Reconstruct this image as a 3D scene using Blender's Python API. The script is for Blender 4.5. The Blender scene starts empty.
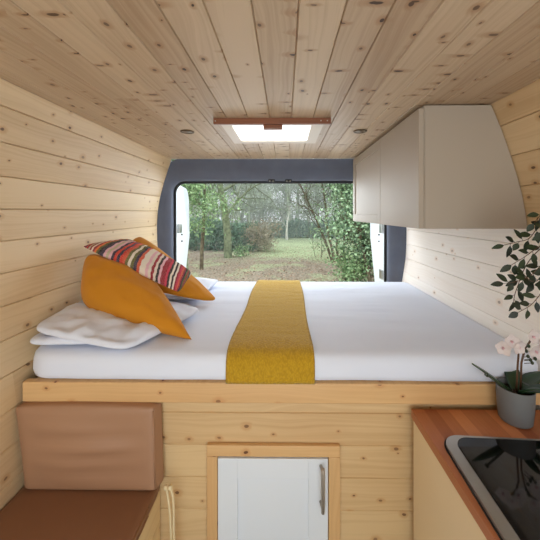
import bpy, math, random
from mathutils import Vector, noise, Matrix
R = random.Random(7)
C = bpy.context.scene.collection
PI = math.pi

# ------------------------------------------------------------ helpers
def lin(r, g, b):
    def f(c):
        c /= 255.0
        return c/12.92 if c <= .04045 else ((c+.055)/1.055)**2.4
    return (f(r), f(g), f(b), 1)

class MB:
    """collects verts / faces, with optional uv and per-face 'tone'"""
    def __init__(s): s.v = []; s.f = []; s.uv = []; s.t = []; s.sm = []
    def face(s, pts, uv=None, tone=.5, smooth=False):
        b = len(s.v); s.v += [tuple(p) for p in pts]; s.f.append(tuple(range(b, b+len(pts))))
        s.uv.append(uv or [(0, 0)]*len(pts)); s.t.append(tone); s.sm.append(smooth)
    def grid(s, P, smooth=True, tone=.5, uvf=None, close_u=False, close_v=False):
        b = len(s.v); nu = len(P); nv = len(P[0])
        for row in P: s.v += [tuple(p) for p in row]
        for i in range(nu if close_u else nu-1):
            for j in range(nv if close_v else nv-1):
                i2 = (i+1) % nu; j2 = (j+1) % nv
                s.f.append((b+i*nv+j, b+i2*nv+j, b+i2*nv+j2, b+i*nv+j2))
                if uvf: s.uv.append([uvf(i, j), uvf(i+1, j), uvf(i+1, j+1), uvf(i, j+1)])
                else: s.uv.append([(i/(nu-1 or 1), j/(nv-1 or 1)), ((i+1)/(nu-1 or 1), j/(nv-1 or 1)), ((i+1)/(nu-1 or 1), (j+1)/(nv-1 or 1)), (i/(nu-1 or 1), (j+1)/(nv-1 or 1))])
                s.t.append(tone); s.sm.append(smooth)
    def box(s, x0, x1, y0, y1, z0, z1, tone=.5):
        P = lambda x, y, z: (x, y, z)
        q = [[P(x0,y0,z0),P(x0,y1,z0),P(x1,y1,z0),P(x1,y0,z0)], [P(x0,y0,z1),P(x1,y0,z1),P(x1,y1,z1),P(x0,y1,z1)],
             [P(x0,y0,z0),P(x1,y0,z0),P(x1,y0,z1),P(x0,y0,z1)], [P(x1,y1,z0),P(x0,y1,z0),P(x0,y1,z1),P(x1,y1,z1)],
             [P(x0,y1,z0),P(x0,y0,z0),P(x0,y0,z1),P(x0,y1,z1)], [P(x1,y0,z0),P(x1,y1,z0),P(x1,y1,z1),P(x1,y0,z1)]]
        b = len(s.v)
        idx = {}
        for f in q:
            ids = []
            for p in f:
                if p not in idx: idx[p] = len(s.v); s.v.append(p)
                ids.append(idx[p])
            s.f.append(tuple(ids))
            if abs(f[0][2]-f[2][2]) < 1e-9: s.uv.append([(p[0], p[1]) for p in f])
            elif abs(f[0][1]-f[2][1]) < 1e-9: s.uv.append([(p[0], p[2]) for p in f])
            else: s.uv.append([(p[1], p[2]) for p in f])
            s.t.append(tone); s.sm.append(False)
    def prism(s, poly, axis, a0, a1, tone=.5):
        """poly: 2D points; axis 'x','y','z' extruded a0..a1"""
        def m(p, a):
            return {'x': (a, p[0], p[1]), 'y': (p[0], a, p[1]), 'z': (p[0], p[1], a)}[axis]
        b = len(s.v); n = len(poly)
        s.v += [m(p, a0) for p in poly]+[m(p, a1) for p in poly]
        fs = [tuple(range(b+n-1, b-1, -1)), tuple(range(b+n, b+2*n))]
        uvs = [[poly[i] for i in range(n-1, -1, -1)], list(poly)]
        d = 0
        for i in range(n):
            j = (i+1) % n
            L = math.hypot(poly[j][0]-poly[i][0], poly[j][1]-poly[i][1])
            fs.append((b+i, b+j, b+n+j, b+n+i)); uvs.append([(a0, d), (a0, d+L), (a1, d+L), (a1, d)]); d += L
        for f, u in zip(fs, uvs): s.f.append(f); s.uv.append(u); s.t.append(tone); s.sm.append(False)
    def tube(s, pts, rad, n=6, tone=.5, cap=True):
        pts = [Vector(p) for p in pts]
        if not hasattr(rad, '__len__'): rad = [rad]*len(pts)
        rings = []; up = None
        for i, p in enumerate(pts):
            t = (pts[min(i+1, len(pts)-1)]-pts[max(i-1, 0)])
            if t.length < 1e-9: t = Vector((0, 0, 1))
            t.normalize()
            if up is None:
                up = Vector((0, 0, 1)) if abs(t.z) < .9 else Vector((1, 0, 0))
            a = t.cross(up)
            if a.length < 1e-6: a = t.orthogonal()
            a.normalize(); b_ = a.cross(t); up = b_
            rings.append([p+(a*math.cos(2*PI*k/n)+b_*math.sin(2*PI*k/n))*rad[i] for k in range(n)])
        s.grid(rings, True, tone, close_v=True)
        if cap:
            b = len(s.v)-n*len(pts)
            s.f.append(tuple(b+k for k in range(n))); s.uv.append([(0, 0)]*n); s.t.append(tone); s.sm.append(False)
            s.f.append(tuple(b+n*(len(pts)-1)+k for k in range(n-1, -1, -1))); s.uv.append([(0, 0)]*n); s.t.append(tone); s.sm.append(False)
    def lathe(s, prof, cx, cy, n=32, tone=.5):
        s.grid([[(cx+r*math.cos(2*PI*k/n), cy+r*math.sin(2*PI*k/n), z) for k in range(n)] for r, z in prof], True, tone, close_v=True)
    def build(s, name, mat, parent=None, bevel=0, seg=2, merge=False, recalc=True):
        off = Vector((0, 0, 0)); q = parent
        while q: off += Vector(q.location); q = q.parent
        if parent: s.v = [(a[0]-off.x, a[1]-off.y, a[2]-off.z) for a in s.v]
        me = bpy.data.meshes.new(name); me.from_pydata(s.v, [], s.f); me.update()
        u = me.uv_layers.new(name='UVMap'); flat = []
        for f in s.uv:
            for a in f: flat += [a[0], a[1]]
        u.data.foreach_set('uv', flat)
        at = me.attributes.new('tone', 'FLOAT', 'FACE'); at.data.foreach_set('value', s.t)
        me.polygons.foreach_set('use_smooth', s.sm)
        if merge or recalc:
            import bmesh
            bm = bmesh.new(); bm.from_mesh(me)
            if merge: bmesh.ops.remove_doubles(bm, verts=bm.verts, dist=1e-5)
            if recalc: bmesh.ops.recalc_face_normals(bm, faces=bm.faces)
            bm.to_mesh(me); bm.free()
        me.materials.append(mat)
        o = bpy.data.objects.new(name, me); C.objects.link(o)
        if bevel:
            m = o.modifiers.new('b', 'BEVEL'); m.width = bevel; m.segments = seg; m.limit_method = 'ANGLE'; m.angle_limit = math.radians(40)
            m.harden_normals = False
        if parent:
            o.parent = parent
        return o

def tag(o, label=None, cat=None, group=None, kind=None):
    if label: o['label'] = label
    if cat: o['category'] = cat
    if group: o['group'] = group
    if kind: o['kind'] = kind
    return o
def thing(name, label, cat, loc=(0, 0, 0), group=None):
    o = bpy.data.objects.new(name, None); C.objects.link(o); o.location = loc; o.empty_display_size = .1
    return tag(o, label, cat, group)

# ------------------------------------------------------------ materials
class NT:
    def __init__(s, name):
        s.m = bpy.data.materials.new(name); s.m.use_nodes = True; s.n = s.m.node_tree.nodes; s.l = s.m.node_tree.links
        s.b = s.n['Principled BSDF']
    def node(s, t, **k):
        x = s.n.new(t)
        for a, v in k.items():
            if a.startswith('i_'):
                key = a[2:]; key = int(key) if key.isdigit() else key.replace('_', ' ')
                if isinstance(v, bpy.types.NodeSocket): s.l.new(v, x.inputs[key])
                else: x.inputs[key].default_value = v
            else: setattr(x, a, v)
        return x
    def math(s, op, a, b=None, c=None, clamp=False):
        x = s.n.new('ShaderNodeMath'); x.operation = op; x.use_clamp = clamp
        for i, v in enumerate((a, b, c)):
            if v is None: continue
            if isinstance(v, bpy.types.NodeSocket): s.l.new(v, x.inputs[i])
            else: x.inputs[i].default_value = v
        return x.outputs[0]
    def mix(s, f, a, b, mode='MIX'):
        x = s.n.new('ShaderNodeMix'); x.data_type = 'RGBA'; x.blend_type = mode
        for i, v in ((0, f), (6, a), (7, b)):
            if isinstance(v, bpy.types.NodeSocket): s.l.new(v, x.inputs[i])
            else: x.inputs[i].default_value = v
        return x.outputs[2]
    def rng(s, v, a, b, c=0, d=1):
        x = s.n.new('ShaderNodeMapRange'); x.interpolation_type = 'SMOOTHSTEP'; s.l.new(v, x.inputs[0])
        for i, q in enumerate((a, b, c, d)): 
            if isinstance(q, bpy.types.NodeSocket): s.l.new(q, x.inputs[i+1])
            else: x.inputs[i+1].default_value = q
        return x.outputs[0]
    def comb(s, x, y, z=0.):
        c = s.n.new('ShaderNodeCombineXYZ')
        for i, v in enumerate((x, y, z)):
            if isinstance(v, bpy.types.NodeSocket): s.l.new(v, c.inputs[i])
            else: c.inputs[i].default_value = v
        return c.outputs[0]
    def noise(s, vec, scale, detail=3, rough=.5):
        x = s.n.new('ShaderNodeTexNoise'); s.l.new(vec, x.inputs['Vector']); x.inputs['Scale'].default_value = scale
        x.inputs['Detail'].default_value = detail; x.inputs['Roughness'].default_value = rough; return x.outputs[0]
    def set(s, k, v):
        if isinstance(v, bpy.types.NodeSocket): s.l.new(v, s.b.inputs[k])
        else: s.b.inputs[k].default_value = v
        return s
    def bump(s, h, strength=.3, dist=.002):
        x = s.n.new('ShaderNodeBump'); s.l.new(h, x.inputs['Height']); x.inputs['Strength'].default_value = strength; x.inputs['Distance'].default_value = dist
        s.l.new(x.outputs[0], s.b.inputs['Normal']); return s

def plain(name, col, rough=.5, metal=0, bump=0, bscale=300, var=0, **k):
    t = NT(name); t.set('Roughness', rough).set('Metallic', metal)
    tc = t.node('ShaderNodeTexCoord').outputs['Object']
    if var:
        n = t.noise(tc, 6, 4)
        c2 = tuple(c*(1-var) for c in col[:3])+(1,)
        t.set('Base Color', t.mix(n, c2, col))
    else: t.set('Base Color', col)
    if bump: t.bump(t.noise(tc, bscale, 2), bump, .001)
    for a, v in k.items(): t.set(a.replace('_', ' '), v)
    return t.m

def pine(name, light, dark, knotcol, knot=1.0, spike=0.0, rough=.45, tonevar=.5, grain=.5, seam=None):
    t = NT(name)
    uv = t.node('ShaderNodeTexCoord').outputs['UV']
    sep = t.node('ShaderNodeSeparateXYZ', i_Vector=uv); u, v = sep.outputs[0], sep.outputs[1]
    tone = t.node('ShaderNodeAttribute', attribute_name='tone').outputs['Fac']
    # knots
    def knots(vec, thr, r0, r1, seed_off):
        vo = t.n.new('ShaderNodeTexVoronoi'); vo.voronoi_dimensions = '2D'; vo.inputs['Scale'].default_value = 1
        t.l.new(vec, vo.inputs['Vector']); vo.inputs['Randomness'].default_value = .9
        cs = t.node('ShaderNodeSeparateColor', i_Color=vo.outputs['Color'])
        keep = t.math('GREATER_THAN', cs.outputs[0], thr)
        rad = t.math('MULTIPLY_ADD', cs.outputs[1], r1-r0, r0)
        d = vo.outputs['Distance']
        core = t.math('MULTIPLY', keep, t.rng(d, t.math('MULTIPLY', rad, .7), rad, 1, 0))
        halo = t.math('MULTIPLY', keep, t.rng(d, rad, t.math('MULTIPLY', rad, 3.2), 1, 0))
        return core, halo, cs.outputs[2]
    wob = t.noise(t.comb(t.math('MULTIPLY', u, 30.), t.math('MULTIPLY', v, 30.)), 1, 2)
    du = t.math('MULTIPLY_ADD', wob, .012, u); dv = t.math('MULTIPLY_ADD', wob, .009, v)
    c1, h1, cc = knots(t.comb(t.math('MULTIPLY', du, 9.), t.math('MULTIPLY', dv, 12.5)), .60, .03, .095, 0)
    core, halo = c1, h1
    if spike:
        c2, h2, _ = knots(t.comb(t.math('MULTIPLY', du, 17.), t.math('MULTIPLY', dv, 6.)), 1-.42*spike, .03, .12, 0)
        core = t.math('MAXIMUM', core, c2); halo = t.math('MAXIMUM', halo, h2)
    # grain
    w = t.noise(t.comb(t.math('MULTIPLY', u, 1.6), t.math('MULTIPLY', v, 7.)), 1, 2)
    vv = t.math('ADD', t.math('MULTIPLY_ADD', w, .09, v), t.math('MULTIPLY', halo, .012))
    fig = t.noise(t.comb(t.math('MULTIPLY', u, .8), t.math('MULTIPLY', vv, 85.)), 1, 3)
    fine = t.noise(t.comb(t.math('MULTIPLY', u, 14.), t.math('MULTIPLY', vv, 420.)), 1, 2)
    blotch = t.noise(t.comb(t.math('MULTIPLY', u, 2.), t.math('MULTIPLY', v, 9.)), 1, 3)
    f = t.math('ADD', t.math('MULTIPLY', t.rng(fig, .35, .7), grain*.6), t.math('MULTIPLY', fine, grain*.35))
    f = t.math('ADD', f, t.math('MULTIPLY', t.math('SUBTRACT', tone, .5), tonevar))
    f = t.math('ADD', f, t.math('MULTIPLY', t.math('SUBTRACT', blotch, .5), .7))
    col = t.mix(t.math('ADD', f, 0, clamp=True), light, dark)
    warm = tuple(a*b for a, b in zip(dark, (.95, .72, .5, 1)))
    col = t.mix(t.math('MULTIPLY', halo, .45*knot), col, warm)
    col = t.mix(t.math('MULTIPLY', core, t.math('MULTIPLY_ADD', cc, .35*knot, .55*knot)), col, knotcol)
    t.set('Base Color', col).set('Roughness', rough)
    t.bump(f, .18, .001)
    return t.m

M = {}
KN = lin(74, 44, 24)
M['pine_wall'] = pine('pine_wall', lin(222, 196, 156), lin(188, 154, 112), KN, 1, 0, tonevar=.5)
M['pine_ceil'] = pine('pine_ceiling', lin(202, 180, 152), lin(160, 132, 104), lin(60, 38, 24), 1.2, 1, tonevar=.65, grain=.6)
M['pine_bed'] = pine('pine_bed_panel', lin(216, 186, 140), lin(188, 148, 102), lin(90, 52, 28), 1, 0, tonevar=.45)
M['pine_trim'] = pine('pine_trim', lin(216, 176, 124), lin(190, 142, 92), lin(90, 48, 24), 1, 0, tonevar=.5)
M['pine_lit'] = pine('lit_pine', lin(244, 236, 228), lin(228, 212, 196), lin(140, 120, 108), .8, 0, tonevar=.35, grain=.35)  # light falling on the lower right boards, put into a paler pine

def stave():
    t = NT('oiled_worktop_staves')
    uv = t.node('ShaderNodeTexCoord').outputs['UV']
    tone = t.node('ShaderNodeAttribute', attribute_name='tone').outputs['Fac']
    sep = t.node('ShaderNodeSeparateXYZ', i_Vector=uv); u, v = sep.outputs[0], sep.outputs[1]
    w = t.noise(t.comb(t.math('MULTIPLY', u, 3.), t.math('MULTIPLY', v, 12.)), 1, 2)
    g = t.noise(t.comb(t.math('MULTIPLY', u, 5.), t.math('MULTIPLY_ADD', w, 9., t.math('MULTIPLY', v, 180.))), 1, 3)
    f = t.math('ADD', t.math('MULTIPLY', tone, .75), t.math('MULTIPLY', g, .3), clamp=True)
    t.set('Base Color', t.mix(f, lin(206, 136, 88), lin(144, 78, 46))).set('Roughness', .32)
    t.bump(g, .08, .001)
    return t.m
M['stave'] = stave()
M['satin'] = plain('cashmere_satin_laminate', lin(172, 160, 146), .55, bump=.03, bscale=500)
M['cream'] = plain('cream_laminate', lin(232, 214, 180), .45)
M['white_paint'] = plain('white_painted_wood', lin(222, 228, 236), .35, bump=.02, bscale=60)
M['red_wood'] = pine('red_stained_wood', lin(140, 86, 58), lin(108, 62, 42), lin(60, 28, 16), .4, 0)
M['sky_frame'] = plain('pale_beige_plastic', lin(206, 190, 168), .4)
M['chrome'] = plain('brushed_nickel', lin(170, 162, 152), .45, .75)
M['bronze'] = plain('bronze_metal', lin(110, 92, 70), .4, 1)
M['steel'] = plain('brushed_steel', lin(190, 190, 186), .30, 1, bump=.03, bscale=900)
M['rubber'] = plain('black_rubber', lin(24, 26, 30), .6)
M['blackglass'] = plain('smoked_black_glass', lin(10, 10, 11), .06)
M['sheet'] = None
M['seatbox'] = pine('pine_bench', lin(232, 208, 160), lin(206, 172, 118), KN, .7, 0)
M['plaster_floor'] = plain('grey_vinyl_floor', lin(120, 112, 104), .6, var=.2)
M['vanwhite'] = plain('white_van_paint', lin(226, 232, 238), .35, var=.05)
M['cord'] = plain('cotton_cord', lin(226, 208, 168), .8, bump=.3, bscale=400)
M['led_off'] = plain('lamp_lens', lin(120, 104, 84), .3)

def fabric(name, c1, c2, scale=900, strength=.25, sheen=.2, big=3.):
    t = NT(name); tc = t.node('ShaderNodeTexCoord').outputs['Object']
    n = t.noise(tc, scale, 2); b = t.noise(tc, big, 4)
    t.set('Base Color', t.mix(b, c1, c2)).set('Roughness', .9).set('Sheen Weight', sheen)
    t.bump(n, strength, .0015); return t.m
M['sheet'] = fabric('white_cotton_sheet', lin(218, 224, 240), lin(228, 233, 246), 700, .08, .05)
M['pillow'] = fabric('white_pillowcase', lin(216, 221, 236), lin(230, 234, 246), 700, .08, .05)
M['mustard'] = fabric('mustard_cotton', lin(190, 120, 8), lin(204, 136, 16), 700, .25, .1)
M['carpet'] = fabric('grey_lining_carpet', lin(82, 88, 104), lin(104, 110, 126), 500, .5, .1, 8)
M['leather'] = fabric('tan_leatherette', lin(158, 118, 90), lin(170, 130, 100), 260, .10, 0)
M['leather'].node_tree.nodes['Principled BSDF'].inputs['Roughness'].default_value = .5
M['leather_seat'] = fabric('brown_leatherette', lin(126, 86, 60), lin(138, 96, 68), 260, .10, 0)
M['leather_seat'].node_tree.nodes['Principled BSDF'].inputs['Roughness'].default_value = .5

def knit():
    t = NT('knitted_mustard_wool'); uv = t.node('ShaderNodeTexCoord').outputs['UV']
    vo = t.n.new('ShaderNodeTexVoronoi'); t.l.new(uv, vo.inputs['Vector']); vo.inputs['Scale'].default_value = 210
    n = t.noise(uv, 90, 4); b = t.noise(uv, 5, 3)
    h = t.math('ADD', t.math('MULTIPLY', vo.outputs['Distance'], -1.), n)
    col = t.mix(t.rng(h, -.5, .6), lin(166, 126, 8), lin(196, 156, 24))
    col = t.mix(t.math('MULTIPLY', b, .3), col, lin(190, 150, 40))
    t.set('Base Color', col).set('Roughness', .95).set('Sheen Weight', .2)
    t.bump(h, .5, .004); return t.m
M['knit'] = knit()

def stripes():
    t = NT('striped_kilim_fabric'); uv = t.node('ShaderNodeTexCoord').outputs['UV']
    sep = t.node('ShaderNodeSeparateXYZ', i_Vector=uv); u, v = sep.outputs[0], sep.outputs[1]
    wob = t.noise(uv, 7, 2)
    uu = t.math('ADD', t.math('MULTIPLY_ADD', wob, .03, u), t.math('MULTIPLY', v, .14))
    k = t.math('FLOOR', t.math('MULTIPLY', uu, 46.))
    wn = t.n.new('ShaderNodeTexWhiteNoise'); wn.noise_dimensions = '1D'; t.l.new(k, wn.inputs['W'])
    cr = t.n.new('ShaderNodeValToRGB'); cr.color_ramp.interpolation = 'CONSTANT'
    pal = [(208, 62, 44), (34, 24, 36), (232, 222, 206), (206, 90, 60), (96, 96, 40), (226, 180, 190), (150, 26, 48), (226, 214, 200), (226, 120, 60), (52, 40, 70), (200, 50, 80), (190, 180, 150)]
    e = cr.color_ramp.elements
    while len(e) > 1: e.remove(e[-1])
    e[0].position = 0; e[0].color = lin(*pal[0])
    for i, c in enumerate(pal[1:], 1):
        x = e.new(i/len(pal)); x.color = lin(*c)
    t.l.new(wn.outputs['Value'], cr.inputs['Fac'])
    weave = t.noise(t.comb(t.math('MULTIPLY', u, 160.), t.math('MULTIPLY', v, 60.)), 1, 2)
    col = t.mix(t.rng(weave, .45, .75, 0, .35), cr.outputs[0], lin(230, 215, 200))
    t.set('Base Color', col).set('Roughness', .95); t.bump(weave, .5, .003); return t.m
M['stripes'] = stripes()

def glassm(name, tint, amt=.06):
    m = bpy.data.materials.new(name); m.use_nodes = True; n = m.node_tree.nodes; l = m.node_tree.links; n.clear()
    o = n.new('ShaderNodeOutputMaterial'); tr = n.new('ShaderNodeBsdfTransparent'); g = n.new('ShaderNodeBsdfGlossy'); mx = n.new('ShaderNodeMixShader')
    tr.inputs[0].default_value = tint; g.inputs['Roughness'].default_value = .03; mx.inputs[0].default_value = amt
    l.new(tr.outputs[0], mx.inputs[1]); l.new(g.outputs[0], mx.inputs[2]); l.new(mx.outputs[0], o.inputs[0]); return m
M['pane'] = glassm('clear_acrylic', (.96, .98, 1, 1))

def frost():
    m = bpy.data.materials.new('frosted_acrylic'); m.use_nodes = True; n = m.node_tree.nodes; l = m.node_tree.links; n.clear()
    o = n.new('ShaderNodeOutputMaterial'); tr = n.new('ShaderNodeBsdfTranslucent'); g = n.new('ShaderNodeBsdfDiffuse'); mx = n.new('ShaderNodeMixShader')
    tr.inputs[0].default_value = (1, 1, 1, 1); g.inputs[0].default_value = (.9, .92, .95, 1); mx.inputs[0].default_value = .1
    l.new(tr.outputs[0], mx.inputs[1]); l.new(g.outputs[0], mx.inputs[2]); l.new(mx.outputs[0], o.inputs[0]); return m
M['frost'] = frost()
# ------------------------------------------------------------ plank surfaces
def resample(prof, w, start=0.0):
    """points along polyline at arc distance start + k*w"""
    seg = []; L = 0
    for a, b in zip(prof, prof[1:]):
        d = (Vector(b)-Vector(a)).length; seg.append((L, L+d, Vector(a), Vector(b))); L += d
    def at(s):
        for s0, s1, a, b in seg:
            if s <= s1+1e-9: return a+(b-a)*((s-s0)/(s1-s0) if s1 > s0 else 0)
        return seg[-1][3]
    ks = [0.0]; s = start if start > 1e-6 else w
    while s < L-1e-4: ks.append(s); s += w
    ks.append(L)
    return [at(s) for s in ks], ks

def planks(mb, prof, w, run, normal_hint, length, start=0., th=.012, ch=.0028, dp=.005, holes=None, sub=1, rng=R):
    """prof: 3D polyline across planks; run: unit vector; normal_hint: vector the visible face looks toward"""
    pts, ks = resample(prof, w, start); run = Vector(run)
    for i in range(len(pts)-1):
        a, b = pts[i], pts[i+1]; t = (b-a); W = t.length
        if W < .004: continue
        t.normalize(); n = t.cross(run).normalized()
        if n.dot(Vector(normal_hint)) < 0: n = -n
        iv = [(0, length)]
        if holes: iv = holes(a, b, length)
        for r0, r1 in iv:
            # occasional butt joints
            cuts = [r0]; 
            if r1-r0 > 2.2 and rng.random() < .45: cuts.append(r0+(r1-r0)*rng.uniform(.3, .7))
            cuts.append(r1)
            for q0, q1 in zip(cuts, cuts[1:]):
                tone = rng.random(); uo = rng.uniform(0, 40); vo = rng.uniform(0, 40)
                c = min(ch, W*.2)
                sec = [(0, -th), (0, -dp), (c, 0), (W-c, 0), (W, -dp), (W, -th)]
                for (x0, h0), (x1, h1) in zip(sec, sec[1:]):
                    p = lambda x, h, q: a+t*x+n*h+run*q
                    mb.face([p(x0, h0, q0), p(x0, h0, q1), p(x1, h1, q1), p(x1, h1, q0)],
                            [(uo+q0, vo+x0), (uo+q1, vo+x0), (uo+q1, vo+x1), (uo+q0, vo+x1)], tone)
                mb.face([p(0, -th, q0), p(W, -th, q0), p(W, -th, q1), p(0, -th, q1)], None, tone)
                for q in (q0, q1): mb.face([p(x, h, q) for x, h in sec], None, tone)

Y0, Y1 = -1.0, 2.45     # lined part of the van
CZ = 1.95               # ceiling
LW = [(-.945, 1.95), (-1.005, 1.77), (-1.055, 1.565), (-1.068, 1.35), (-1.05, 1.1), (-1.0, .87), (-.965, .5), (-.945, 0)]
RW = [(.85, 1.95), (.91, 1.80), (.972, 1.6), (1.0, 1.44), (1.005, 1.3), (.995, 1.1), (.965, .9), (.95, .5), (.94, 0)]
def smooth_prof(p, n=6):
    out = []
    for i in range(len(p)-1):
        p0 = Vector(p[max(i-1, 0)]); p1 = Vector(p[i]); p2 = Vector(p[i+1]); p3 = Vector(p[min(i+2, len(p)-1)])
        for k in range(n):
            t = k/n
            q = .5*((2*p1)+(p2-p0)*t+(2*p0-5*p1+4*p2-p3)*t*t+(3*p1-p0-3*p2+p3)*t**3); out.append((q.x, q.y))
    out.append(tuple(p[-1])); return out
LWs, RWs = smooth_prof(LW), smooth_prof(RW)
def wall_x(prof, z):
    for a, b in zip(prof, prof[1:]):
        if b[1] <= z <= a[1]: return a[0]+(b[0]-a[0])*(a[1]-z)/((a[1]-b[1]) or 1)
    return prof[-1][0]

mb = MB(); planks(mb, [(x, Y0, z) for x, z in LWs], .122, (0, 1, 0), (1, 0, 0), Y1-Y0, start=.085)
tag(mb.build('wall_left', M['pine_wall'], recalc=False), kind='structure')
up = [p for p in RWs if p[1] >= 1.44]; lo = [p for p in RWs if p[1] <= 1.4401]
mb = MB(); planks(mb, [(x, Y0, z) for x, z in up], .13, (0, 1, 0), (-1, 0, 0), Y1-Y0, start=.10)
tag(mb.build('wall_right', M['pine_wall'], recalc=False), kind='structure')
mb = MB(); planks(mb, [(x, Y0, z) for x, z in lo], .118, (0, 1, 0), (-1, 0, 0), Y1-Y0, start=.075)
tag(mb.build('wall_right_lower', M['pine_lit'], recalc=False), kind='structure')
SX0, SX1, SY0, SY1 = -.262, .130, 1.45, 1.77    # skylight opening
def hole(a, b, L):
    x0, x1 = sorted((a.x, b.x))
    if x1 > SX0+.005 and x0 < SX1-.005: return [(0, SY0-.02-Y0), (SY1+.02-Y0, L)]
    return [(0, L)]
mb = MB(); planks(mb, [(-.965, Y0, CZ), (.872, Y0, CZ)], .102, (0, 1, 0), (0, 0, -1), Y1-Y0, start=.077, holes=hole, rng=random.Random(11))
tag(mb.build('ceiling', M['pine_ceil'], recalc=False), kind='structure')
mb = MB(); mb.box(-.94, .96, Y0, Y1, -.03, 0)
tag(mb.build('floor', M['plaster_floor']), kind='structure')
# steel roof skin above the lining, with the skylight cut through
mb = MB()
for b in ((-1.1, SX0-.02, Y0, 2.6), (SX1+.02, 1.1, Y0, 2.6), (SX0-.02, SX1+.02, Y0, SY0-.02), (SX0-.02, SX1+.02, SY1+.02, 2.6)):
    mb.box(b[0], b[1], b[2], b[3], 1.975, 1.99)
tag(mb.build('roof_outer', M['vanwhite']), kind='structure')
for nm, pr, sg in (('wall_left_outer', LWs, -1), ('wall_right_outer', RWs, 1)):
    mb = MB(); mb.grid([[(x+sg*.03, Y0, z) for x, z in pr], [(x+sg*.03, 2.58, z) for x, z in pr], [(x+sg*.045, 2.58, z) for x, z in pr], [(x+sg*.045, Y0, z) for x, z in pr]], False, close_u=True)
    tag(mb.build(nm, M['vanwhite']), kind='structure')

# ------------------------------------------------------------ rear end of the van
YO = 2.53
def outer_at(k, n): pass
def rrect(x0, x1, z0, z1, r, n=8):
    pts = []
    for cx, cz, a0 in ((x1-r, z1-r, 0), (x0+r, z1-r, 90), (x0+r, z0+r, 180), (x1-r, z0+r, 270)):
        for k in range(n+1):
            a = math.radians(a0+90*k/n); pts.append((cx+r*math.cos(a), cz+r*math.sin(a)))
    return pts
OX0, OX1, OZ0, OZ1 = -.965, .875, .25, 1.775
inner = rrect(OX0, OX1, OZ0, OZ1, .10, 8)
def ray_outer(px, pz):
    """point of the van's cross-section outline in direction of an inner point"""
    cx, cz = -.04, 1.0
    dx, dz = px-cx, pz-cz
    loop = LWs[::-1]+RWs
    best = None
    loopc = loop+[loop[0]]
    for a, b in zip(loopc, loopc[1:]):
        ex, ez = b[0]-a[0], b[1]-a[1]; det = dx*(-ez)+dz*ex
        if abs(det) < 1e-12: continue
        t = ((a[0]-cx)*(-ez)+(a[1]-cz)*ex)/det; s = (dx*(a[1]-cz)-dz*(a[0]-cx))/det
        if t > 0 and -1e-6 <= s <= 1+1e-6 and (best is None or t < best): best = t
    return (cx+dx*best, cz+dz*best)
dense = []
for a, b in zip(inner, inner[1:]+inner[:1]):
    n = max(1, int(math.hypot(b[0]-a[0], b[1]-a[1])/.06))
    for k in range(n): dense.append((a[0]+(b[0]-a[0])*k/n, a[1]+(b[1]-a[1])*k/n))
out = [ray_outer(*p) for p in dense]
rows = [[(p[0], 2.452, p[1]) for p in out],
        [(p[0]*.985+q[0]*.015, 2.458, p[1]*.985+q[1]*.015) for p, q in zip(out, dense)],
        [(p[0]*.55+q[0]*.45, 2.475, p[1]*.55+q[1]*.45) for p, q in zip(out, dense)],
        [(p[0]*.12+q[0]*.88, 2.505, p[1]*.12+q[1]*.88) for p, q in zip(out, dense)],
        [(q[0], YO, q[1]) for q in dense], [(q[0], YO+.05, q[1]) for q in dense],
        [(p[0], YO+.05, p[1]) for p in out]]
mb = MB(); mb.grid(rows, True, close_v=True, close_u=True)
tag(mb.build('wall_rear', M['carpet']), kind='structure')
# rubber seal round the opening
loop = rrect(OX0+.008, OX1-.008, OZ0+.008, OZ1-.008, .095, 10)
mb = MB(); mb.tube([(x, YO+.03, z) for x, z in loop]+[(loop[0][0], YO+.03, loop[0][1])], .012, 8, cap=False)
tag(mb.build('trim_1', M['rubber']), kind='structure')
# white painted outer body edge outside the seal
mb = MB()
o2 = rrect(OX0-.02, OX1+.02, OZ0-.05, OZ1+.02, .11, 10); i2 = rrect(OX0+.004, OX1-.004, OZ0, OZ1-.004, .10, 10)
mb.grid([[(x, YO+.052, z) for x, z in i2], [(x, YO+.09, z) for x, z in i2], [(x, YO+.09, z) for x, z in o2], [(x, YO+.052, z) for x, z in o2]], False, close_v=True, close_u=True)
tag(mb.build('trim_2', M['vanwhite']), kind='structure')
# door catches at the top of the opening
for x in (-.115, .03):
    t = thing('door_catch', 'small dark metal catch at top of the rear opening, %s one' % ('left' if x < 0 else 'right'), 'catch', (x, 2.5, 1.775))
    mb = MB(); mb.box(x-.028, x+.028, 2.515, 2.53, 1.766, 1.79); mb.build('catch_plate', M['rubber'], t, .002)
    for s in (-1, 1):
        mb = MB(); mb.tube([(x+s*.014, 2.515, 1.775), (x+s*.014, 2.505, 1.775), (x+s*.014, 2.50, 1.768)], .004, 8); mb.build('hook', M['chrome'], t)

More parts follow.
